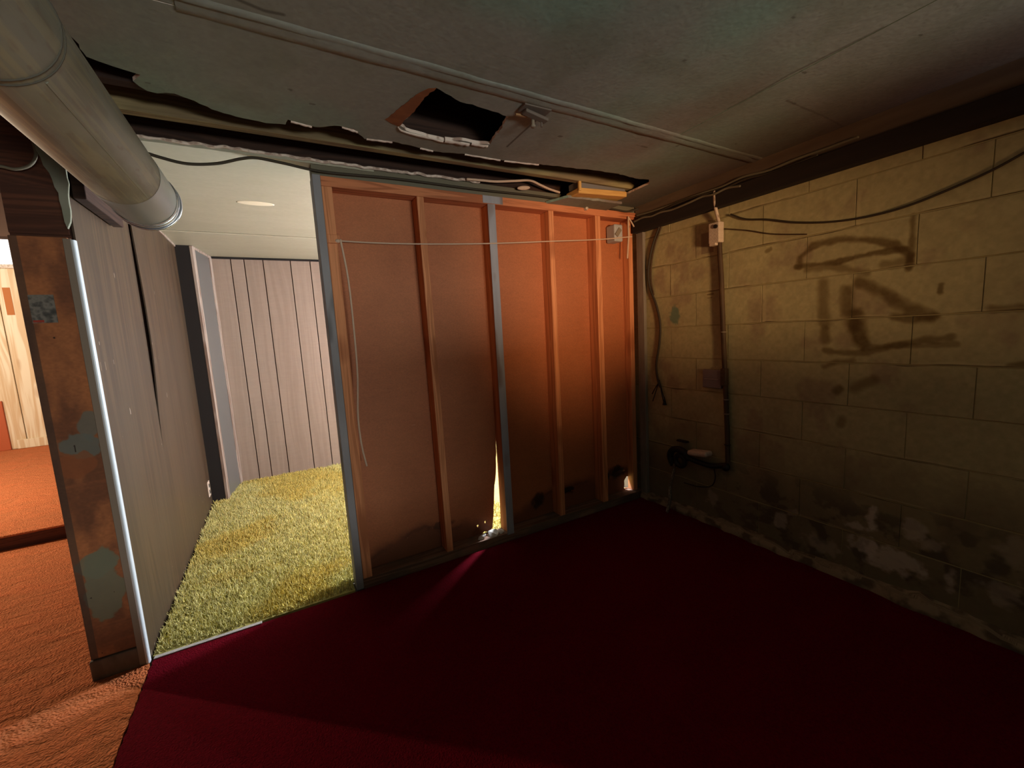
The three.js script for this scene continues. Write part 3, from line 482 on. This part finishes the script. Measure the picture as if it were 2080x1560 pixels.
part('plasterboard', uvm(sheet([[-4.1, 1.2], [2.262, 1.2], [2.262, 4.5], [-4.1, 4.5]], CY, 0.012)), mCeil, ceil);
{ // taped joint: a low ridge with uneven edges
  const n = 90, pos = [], idx = [], prof = [[-0.034, 0], [-0.026, 0.004], [-0.006, 0.0065], [0.012, 0.003], [0.018, 0.0055], [0.03, 0.004], [0.036, 0]];
  for (let i = 0; i <= n; i++) { const x = mix(-0.12, 2.235, i / n), zc = mix(-1.285, -1.335, i / n); prof.forEach(([a, b], k) => pos.push(x, CY + 0.0005 - b * (0.7 + 0.6 * fbm(x * 9, k, 161, 3)), zc + a * (1 + 0.3 * (fbm(x * 12, k * 3, 162, 3) - 0.5)))); }
  for (let i = 0; i < n; i++) for (let k = 0; k < prof.length - 1; k++) { const a = i * prof.length + k, b = a + prof.length; idx.push(a, b, a + 1, b, b + 1, a + 1); }
  const g = new THREE.BufferGeometry(); g.setAttribute('position', new THREE.Float32BufferAttribute(pos, 3)); g.setIndex(idx); g.computeVertexNormals();
  const m = mCeil.clone(); m.side = THREE.DoubleSide; part('joint_tape', uvm(g, [0, 0], 'xz'), m, ceil, 'raised taped joint across the ceiling'); }
{ // brown paper laid bare beside the hole, a hair below the board
  const g = sheet(jitterEdge([[0.540, -1.373], [0.518, -1.384], [0.491, -1.436], [0.464, -1.522], [0.446, -1.590], [0.433, -1.633], [0.461, -1.653], [0.492, -1.665], [0.498, -1.618], [0.509, -1.575], [0.515, -1.518], [0.521, -1.439], [0.540, -1.373]], 0.003, 0.015).slice(0, -1), CY - 0.0015, 0.001);
  part('torn_paper', uvm(g), mKraft, ceil, 'brown paper laid bare beside the ceiling hole');
  // white broken gypsum along the far rim, hanging slightly
  const rim = (pts, w, drop, name = 'gypsum_edge') => { const c = curve(pts), n = 24, pos = [], idx = []; for (let i = 0; i <= n; i++) { const p = c.getPoint(i / n), a = w * (0.7 + 0.6 * fbm(i * 0.6, 3, 171, 3)), d = drop * (0.6 + 0.8 * fbm(i * 0.5, 9, 172, 3)); pos.push(p.x, p.y + 0.012, p.z, p.x, p.y - d * 0.3, p.z + 0.001, p.x, p.y - d, p.z - a * 0.4, p.x, p.y - d * 0.2, p.z - a); }
    for (let i = 0; i < n; i++) for (let k = 0; k < 3; k++) { const a = i * 4 + k, b = a + 4; idx.push(a, b, a + 1, b, b + 1, a + 1); }
    const g2 = new THREE.BufferGeometry(); g2.setAttribute('position', new THREE.Float32BufferAttribute(pos, 3)); g2.setIndex(idx); g2.computeVertexNormals(); const m = mGypsum.clone(); m.side = THREE.DoubleSide; part(name, uvm(g2), m, ceil); };
  rim([[0.488, CY, -1.665], [0.51, CY, -1.69], [0.6, CY, -1.705], [0.69, CY, -1.718]], 0.008, 0.006);
  rim([[0.692, CY, -1.705], [0.75, CY, -1.70], [0.80, CY, -1.70]], 0.02, 0.008);
  rim([[0.805, CY, -1.69], [0.85, CY, -1.69], [0.88, CY, -1.685]], 0.016, 0.007);
  for (const [x0, z0, x1, z1] of [[0.30, -1.746, 0.36, -1.765], [0.40, -1.81, 0.5, -1.80], [0.62, -1.812, 0.68, -1.82], [0.82, -1.80, 1.0, -1.80], [1.02, -1.80, 1.2, -1.78], [0.13, -1.77, 0.2, -1.785]]) rim([[x0, CY, z0], [(x0 + x1) / 2, CY, (z0 + z1) / 2], [x1, CY, z1]], 0.01, 0.005);
}
{ // flap of green plasterboard hanging at the top of the wall end
  const g = upright(jitterEdge([[-0.66, 2.06], [-0.636, 1.944], [-0.607, 1.831], [-0.600, 1.712], [-0.590, 1.735], [-0.577, 1.868], [-0.575, 2.06]], 0.004, 0.02), -2.09, 0.012);
  part('plasterboard_flap', uvm(g), std({ map: tex(0.4, 0.5, 64, 64, (x, y) => mix3([122, 132, 116], [150, 148, 134], fbm(x * 30, y * 20, 173, 3))), roughness: 0.9 }), ceil, 'hanging torn flap beside the duct');
}
// broken fixture mount on the joint
const mount = thing('ceiling_bracket', 'broken grey bracket with a knob hanging from the ceiling joint', 'bracket', [0.92, CY, -1.37]);
const mMount = std({ color: 0x6e645c, roughness: 0.75 });
part('base_plate', box(0.85, 0.965, CY - 0.008, CY, -1.385, -1.33, 0.003), mMount, mount);
{ const g = new RoundedBoxGeometry(0.105, 0.012, 0.03, 2, 0.004); g.rotateZ(-0.1); g.rotateY(0.1); g.translate(0.915, CY - 0.02, -1.366); part('broken_strip', g, mMount, mount); }
{ const g = new RoundedBoxGeometry(0.05, 0.007, 0.012, 2, 0.003); g.rotateY(-0.12); g.translate(0.868, CY - 0.017, -1.386); part('splinter', g, std({ color: 0xa07a54, roughness: 0.8 }), mount); }
{ const pts = [[0.0001, 0], [0.008, 0], [0.010, 0.005], [0.007, 0.010], [0.007, 0.026], [0.0001, 0.028]].map((p) => new THREE.Vector2(...p)); const g = new THREE.LatheGeometry(pts, 16); g.translate(0.915, CY - 0.05, -1.385); part('knob', g, mGreyPaint, mount); }
{ const g = new THREE.CylinderGeometry(0.0035, 0.004, 0.022, 10); g.translate(0.95, CY - 0.034, -1.38); part('screw', g, mMount, mount); }
// timber block under the torn edge
const blk = thing('ceiling_block', 'raw yellow timber block wedged under the torn ceiling edge', 'block', [1.76, 2.03, -1.99]);
{ const g = new RoundedBoxGeometry(0.37, 0.032, 0.12, 3, 0.006); g.rotateZ(0.045); g.translate(1.77, 2.047, -2.02); part('raw_edge', uvm(g), std({ map: tex(0.5, 0.1, 128, 32, (x, y) => mix3([238, 196, 120], [196, 142, 74], fbm(x * 10, y * 120, 181, 3))), roughness: 0.7 }), blk, 'raw yellow lower edge');
  const h = new RoundedBoxGeometry(0.355, 0.045, 0.1, 2, 0.004); h.rotateZ(0.045); h.translate(1.775, 2.084, -2.02); part('grey_upper', uvm(h), std({ color: 0x7a7878, roughness: 0.6 }), blk);
  part('end_edge', uvm(box(1.582, 1.6, 2.035, 2.102, -1.968, -1.952, 0.004)), std({ color: 0xd8ac66, roughness: 0.7 }), blk); }
const ledge = struct('trim_6', 'sagging grey plasterboard ledge under the timber block');
part('ledge', uvm(sheet(jitterEdge([[1.5, -2.17], [1.56, -2.03], [1.97, -2.02]], 0.006, 0.03).concat([[1.97, -2.17]]), 2.016, 0.014)), mCeil, ledge);

// ---------------------------------------------------------------- duct
const duct = thing('air_duct', 'round grimy sheet-metal air duct hanging below the ceiling at upper left', 'duct', [-0.374, 1.834, -1.2]);
{
  const C = [-0.374, 1.834], sec = (z0, z1, r0, r1, name, m, lab) => { const g = new THREE.CylinderGeometry(r0, r1, Math.abs(z1 - z0), 40, 1, true), u = g.attributes.uv; for (let i = 0; i < u.count; i++) { u.setXY(i, u.getX(i) * 1.3 + 0.2, u.getY(i) * Math.abs(z1 - z0) + z0); } g.rotateX(Math.PI / 2); g.translate(C[0], C[1], (z0 + z1) / 2); const mm = m.clone(); mm.side = THREE.DoubleSide; part(name, g, mm, duct, lab); };
  sec(-1.08, 1.05, 0.1025, 0.102, 'duct_section', mDuct); sec(-2.06, -1.07, 0.1, 0.101, 'duct_section', mDuct);
  const ring = (z, R0, r, name, m) => { const g = new THREE.TorusGeometry(R0, r, 8, 48); g.translate(C[0], C[1], z); part(name, g, m, duct); };
  ring(-1.08, 0.1022, 0.0018, 'joint_ring', mRing); ring(-1.10, 0.1006, 0.0014, 'joint_ring', mRing);
  sec(-2.12, -2.05, 0.104, 0.1015, 'end_collar', mSteel, 'shiny metal end collar');
  ring(-2.075, 0.1035, 0.0035, 'collar_ring', mSteel); ring(-2.12, 0.1045, 0.004, 'collar_ring', mSteel);
  sec(-2.055, -1.8, 0.1015, 0.1022, 'duct_section', std({ color: 0x98a6ae, roughness: 0.35, metalness: 0.3 }), 'newer bluish galvanised end section');
  const seam = new THREE.BoxGeometry(0.005, 0.002, 0.68); const a = -0.9; seam.rotateZ(a + Math.PI / 2); seam.translate(C[0] + Math.cos(a) * 0.1015, C[1] + Math.sin(a) * 0.101, -1.45); part('lock_seam', seam, mDuct, duct);
}

// ---------------------------------------------------------------- cables, cords, electric fittings
const cab = thing('electric_cable', 'long dark cable sagging below the cream ceiling and along the top plate', 'cable', [0.3, 2.03, -2.15]);
part('sheath', tube([[-0.46, 2.06, -2.148], [-0.375, 2.026, -2.145], [-0.311, 2.009, -2.145], [-0.235, 1.998, -2.145], [-0.136, 2.012, -2.145], [-0.047, 2.044, -2.147], [0.0, 2.056, -2.15], [0.1, 2.05, -2.15], [0.246, 2.036, -2.155], [0.594, 2.046, -2.158], [1.058, 2.044, -2.158], [1.468, 2.05, -2.158], [1.8, 2.04, -2.158], [2.008, 2.028, -2.157], [2.16, 2.022, -2.15], [2.21, 2.035, -2.12]], 0.0062, 160), mCableDark, cab);
const curl = thing('loose_wire', 'pale frayed wire curling above the top plate', 'wire', [1.3, 2.1, -2.15]);
part('wire', tube([[0.98, 2.084, -2.14], [1.06, 2.086, -2.135], [1.142, 2.088, -2.13], [1.26, 2.10, -2.115], [1.36, 2.112, -2.11], [1.43, 2.10, -2.12], [1.50, 2.088, -2.13], [1.58, 2.08, -2.14]], 0.0065, 60), mCord, curl);
{ const g = new THREE.SphereGeometry(1, 14, 8); g.scale(0.045, 0.012, 0.012); g.rotateZ(0.15); g.translate(1.33, 2.078, -2.14); part('taped_end', g, mCord, curl); }
const insul = thing('wire_insulator', 'tiny pale insulator knob on the top plate', 'insulator', [1.794, 2.005, -2.155]);
{ const g = new THREE.LatheGeometry([[0.0001, 0], [0.011, 0], [0.011, 0.008], [0.007, 0.012], [0.011, 0.016], [0.009, 0.024], [0.0001, 0.025]].map((p) => new THREE.Vector2(...p)), 14); g.rotateX(Math.PI / 2); g.translate(1.794, 2.01, -2.166); part('knob', g, mWhite, insul); }
const rope = thing('clothes_line', 'thin pale cord stretched across the studs', 'cord', [1.2, 1.78, -2.155]);
part('cord', tube([[0.296, 1.732, -2.156], [0.468, 1.732, -2.158], [0.717, 1.739, -2.158], [1.088, 1.760, -2.156], [1.524, 1.796, -2.158], [1.916, 1.829, -2.158], [2.16, 1.854, -2.13]], 0.0036, 80), mCord, rope);
{ const g = new THREE.SphereGeometry(0.009, 10, 8); g.scale(1.4, 1, 1); g.translate(0.30, 1.731, -2.155); part('knot', g, mCord, rope); const h = g.clone(); h.translate(1.86 - 0.0, 0.122 + 0.003, 0.025); part('knot', h.translate(0, 0, 0), mCord, rope); }
part('loose_end', tube([[0.312, 1.735, -2.15], [0.327, 1.574, -2.15], [0.331, 1.387, -2.152], [0.326, 1.099, -2.15], [0.308, 0.88, -2.15], [0.313, 0.727, -2.148], [0.325, 0.639, -2.145]], 0.0048, 60), mCord, rope, 'loose end hanging beside the first wooden stud');
const ebox = thing('electric_box', 'grey metal electric box at the top right corner of the stud wall', 'electric box', [2.075, 1.88, -2.2]);
part('box', box(2.04, 2.115, 1.826, 1.938, -2.25, -2.165, 0.01), std({ color: 0xb4b6b8, roughness: 0.45 }), ebox);
{ const g = new RoundedBoxGeometry(0.06, 0.03, 0.01, 2, 0.004); g.rotateZ(0.9); g.translate(2.07, 1.885, -2.162); part('tab', g, mGreyPaint, ebox); }
const ribbon = thing('twine', 'frayed pinkish twine hanging in front of the electric box', 'twine', [2.14, 1.85, -2.15]);
part('strand', tube([[2.152, 1.985, -2.15], [2.14, 1.92, -2.14], [2.136, 1.862, -2.135], [2.134, 1.80, -2.14], [2.130, 1.716, -2.145]], 0.006, 30, 6), mCord, ribbon);
part('strand', tube([[2.152, 1.985, -2.15], [2.17, 1.95, -2.14], [2.185, 1.924, -2.135]], 0.005, 16, 6), mCord, ribbon);
// conduit on the block wall
const X1 = XB - 0.018;
const cond = thing('conduit', 'dark vertical conduit pipe clamped to the block wall', 'pipe', [X1, 0.45, -1.5]);
part('pipe', uvm(tube([[X1, 1.70, -1.544], [X1, 1.651, -1.542], [X1, 1.513, -1.532], [X1 - 0.004, 1.346, -1.522], [X1, 1.120, -1.514], [X1 - 0.002, 0.949, -1.504], [X1, 0.775, -1.497], [X1, 0.600, -1.489], [X1, 0.43, -1.484]], 0.0135, 80, 12)), mPipe, cond);
for (const [y, z] of [[1.194, -1.516], [0.802, -1.497], [0.718, -1.494], [0.534, -1.487]]) { const g = new THREE.TorusGeometry(0.0145, 0.0035, 6, 18); g.rotateX(Math.PI / 2); g.translate(X1, y, z); part('clamp', g, y === 0.534 ? mBlack : mGreyPaint, cond); }
part('upper_pipe', uvm(tube([[X1 - 0.03, 1.97, -1.553], [X1 - 0.03, 1.9, -1.55], [X1 - 0.012, 1.84, -1.548], [X1, 1.80, -1.546]], 0.009, 30)), mWhite, cond, 'pale upper end of the conduit');
const sw = thing('switch_box', 'white switch box at the top of the conduit', 'switch', [2.24, 1.69, -1.555]);
part('housing', box(2.205, 2.252, 1.695, 1.808, -1.588, -1.522, 0.006), mWhite, sw);
{ const g = new THREE.CylinderGeometry(0.011, 0.011, 0.012, 14); g.rotateZ(Math.PI / 2); g.translate(2.202, 1.782, -1.54); part('knob', g, mBlack, sw); }
part('lower_lip', box(2.207, 2.25, 1.682, 1.7, -1.585, -1.545, 0.004), mWhite, sw);
const jb = thing('junction_box', 'grey junction box behind the conduit at mid height', 'junction box', [2.245, 0.855, -1.58]);
part('cover', box(2.234, 2.256, 0.862, 0.972, -1.648, -1.525, 0.006), std({ color: 0x82777a, roughness: 0.6 }), jb);
part('ridge', box(2.230, 2.238, 0.912, 0.918, -1.635, -1.54, 0.002), std({ color: 0x948a8a, roughness: 0.6 }), jb);
part('fitting', box(2.222, 2.256, 0.882, 0.985, -1.525, -1.488, 0.008), mPipe, jb);
const c2 = thing('electric_cable', 'thin dark cable swagged across the block wall from the conduit', 'cable', [2.25, 1.8, -1]);
part('sheath', tube([[2.248, 1.835, -1.48], [2.25, 1.791, -1.403], [2.25, 1.759, -1.286], [2.25, 1.710, -1.145], [2.25, 1.673, -0.980], [2.25, 1.663, -0.837], [2.25, 1.672, -0.727], [2.25, 1.704, -0.591], [2.25, 1.730, -0.507], [2.25, 1.759, -0.442], [2.25, 1.83, -0.3], [2.23, 1.9, -0.15]], 0.0045, 90), mCableDark, c2);
const c3 = thing('electric_cable', 'short thin wire leaving the white switch box to the right', 'cable', [2.25, 1.75, -1.4]);
part('sheath', tube([[2.245, 1.767, -1.516], [2.252, 1.729, -1.389], [2.252, 1.682, -1.26], [2.253, 1.644, -1.1]], 0.0028, 40), mPipe, c3);
const fr = thing('electric_cable', 'frayed double cable hanging on the block wall near the corner', 'cable', [2.245, 0.75, -2.0]);
part('sheath', tube([[2.247, 1.885, -1.975], [2.247, 1.777, -2.033], [2.247, 1.638, -2.070], [2.247, 1.523, -2.064], [2.247, 1.386, -2.007], [2.247, 1.253, -1.976], [2.247, 1.121, -1.986], [2.247, 0.987, -2.014], [2.246, 0.902, -2.006], [2.246, 0.836, -1.983]], 0.0075, 90), mCableDark, fr);
part('sheath', tube([[2.250, 1.885, -1.96], [2.25, 1.777, -2.015], [2.25, 1.65, -2.048], [2.25, 1.54, -2.05], [2.25, 1.46, -2.03]], 0.005, 50), mPipe, fr);
for (const pts of [[[2.246, 0.88, -1.99], [2.243, 0.79, -1.958], [2.238, 0.722, -1.930]], [[2.246, 0.88, -1.99], [2.243, 0.8, -2.018], [2.24, 0.73, -2.044]], [[2.246, 0.84, -1.98], [2.24, 0.78, -1.962], [2.235, 0.735, -1.945]], [[2.246, 0.87, -1.99], [2.243, 0.82, -2.025], [2.242, 0.78, -2.05]]]) part('bare_wire', tube(pts, 0.0032, 16, 6), mBlack, fr);
{ const g = new THREE.ConeGeometry(0.014, 0.06, 8); g.translate(2.238, 0.745, -1.94); part('taped_end', g, mBlack, fr); }
// drain fitting low on the wall
const drain = thing('drain_fitting', 'black drain pipe fitting with a pale cap low on the block wall', 'pipe fitting', [2.22, 0.3, -1.7]);
part('elbow_pipe', tube([[2.21, 0.335, -1.86], [2.205, 0.385, -1.87], [2.2, 0.43, -1.845], [2.2, 0.445, -1.80], [2.2, 0.43, -1.745], [2.205, 0.4, -1.735]], 0.021, 40, 12), mBlack, drain);
{ const g = new THREE.TorusGeometry(0.036, 0.016, 10, 24); g.rotateY(Math.PI / 2); g.translate(2.205, 0.37, -1.79); part('ring', g, mBlack, drain); }
part('arm_pipe', tube([[2.21, 0.405, -1.75], [2.215, 0.39, -1.656], [2.22, 0.388, -1.571], [2.235, 0.41, -1.488]], 0.016, 30, 10), mBlack, drain);
{ const g = new THREE.SphereGeometry(0.024, 14, 10); g.translate(2.232, 0.398, -1.49); part('end_cap', g, mBlack, drain); }
{ const g = new RoundedBoxGeometry(0.07, 0.034, 0.14, 3, 0.015); g.rotateX(-0.12); g.translate(2.21, 0.452, -1.65); part('cap', g, mWhite, drain, 'pale rounded cap'); }
{ const g = new RoundedBoxGeometry(0.03, 0.012, 0.08, 2, 0.005); g.translate(2.242, 0.492, -1.80); part('clip', g, mBlack, drain); }
part('hose', tube([[2.21, 0.33, -1.842], [2.212, 0.278, -1.85], [2.21, 0.223, -1.862], [2.2, 0.168, -1.868], [2.18, 0.084, -1.855], [2.16, 0.012, -1.86]], 0.0115, 40, 10), std({ map: tex(0.2, 0.4, 32, 128, (x, y) => mix3([92, 82, 68], [190, 178, 158], sm(0.55, 0.75, fbm(x * 20, y * 26, 191, 3)))), roughness: 0.6 }), drain, 'dirty pale hose');
part('wire', tube([[2.235, 0.384, -1.571], [2.24, 0.308, -1.564], [2.24, 0.254, -1.587], [2.238, 0.221, -1.674], [2.235, 0.215, -1.784]], 0.0035, 40, 6), mBlack, drain);
// looped wire at the far upper left
const loop = thing('loose_wire', 'grey wire loop in front of the dark header at far left', 'wire', [-0.75, 1.92, -2.1]);
part('wire', tube([[-0.95, 1.90, -2.1], [-0.86, 1.90, -2.1], [-0.74, 1.905, -2.1], [-0.707, 1.90, -2.1], [-0.67, 1.916, -2.1], [-0.65, 1.949, -2.1], [-0.65, 2.0, -2.1], [-0.66, 2.06, -2.1]], 0.005, 50), mCableGrey, loop);

// ---------------------------------------------------------------- lamps out of view that light the place
for (const [k, label] of [['hall', 'white globe lamp on a flex in the hall behind the stud wall'], ['den', 'bare bulb on a flex in the orange room'], ['farFill', 'unseen bulb added to brighten the pine wall']]) {
  const L = LAMPS[k], [x, y, z] = L.at, top = k === 'farFill' ? 3.3 : 2.06, t = thing('pendant_lamp', label, 'lamp', [x, y, z]), r = k === 'hall' ? 0.09 : 0.032;
  part('bulb', new THREE.SphereGeometry(r, 24, 16).translate(x, y, z), new THREE.MeshStandardMaterial({ color: 0xffffff, emissive: L.colour, emissiveIntensity: 4 }), t);
  part('socket', new THREE.CylinderGeometry(0.018, 0.02, 0.06, 16).translate(x, y + r + 0.025, z), mBlack, t);
  part('flex', tube([[x, y + r + 0.05, z], [x + 0.004, (y + top) / 2, z], [x, top, z]], 0.003, 12, 6), mBlack, t);
  addPoint(x, y, z, L.colour, L.power, r / 0.02);
}
for (const [n, f, p, label] of [['added_window_2', box(2.235, 2.27, 1.3, 1.9, -4.25, -3.25, 0.006), box(2.228, 2.236, 1.35, 1.85, -4.2, -3.3), 'unseen window added around the soft hall fill'], ['added_window_3', box(0.62, 2.28, 0.22, 0.78, 4.44, 4.51, 0.006), box(0.7, 2.2, 0.3, 0.7, 4.41, 4.442), 'unseen window added around the back room fill']]) {
  const w = struct(n, label); part('window_frame', f, mWhite, w);  // frame and pane added out of view around each fill light
  part('pane', p, std({ color: 0xffffff, emissive: 0xf2f4f0, emissiveIntensity: 0.8, roughness: 0.4 }), w);
}
{ // unseen lamp body added for the warm spot: a floor stand with a flat round head just behind its light
  const t = thing('added_lamp', 'unseen lamp on a stand, added as body of the warm spot', 'lamp', [0.45, 0, 3.4]), aim = (g) => { g.rotateX(Math.PI / 2); g.rotateX(-0.15); g.rotateY(Math.PI - 0.29); g.translate(0.37, 0.83, 3.36); return g; };
  part('glass', aim(new THREE.CylinderGeometry(0.16, 0.16, 0.01, 32)), std({ color: 0xffffff, emissive: 0xffc48a, emissiveIntensity: 1.5 }), t);
  part('pole', new THREE.CylinderGeometry(0.012, 0.012, 0.72, 12).translate(0.36, 0.36, 3.42), mBlack, t);
  part('foot', new THREE.CylinderGeometry(0.14, 0.15, 0.02, 24).translate(0.36, 0.0, 3.42), mBlack, t);
}
renderer.render(scene, camera);
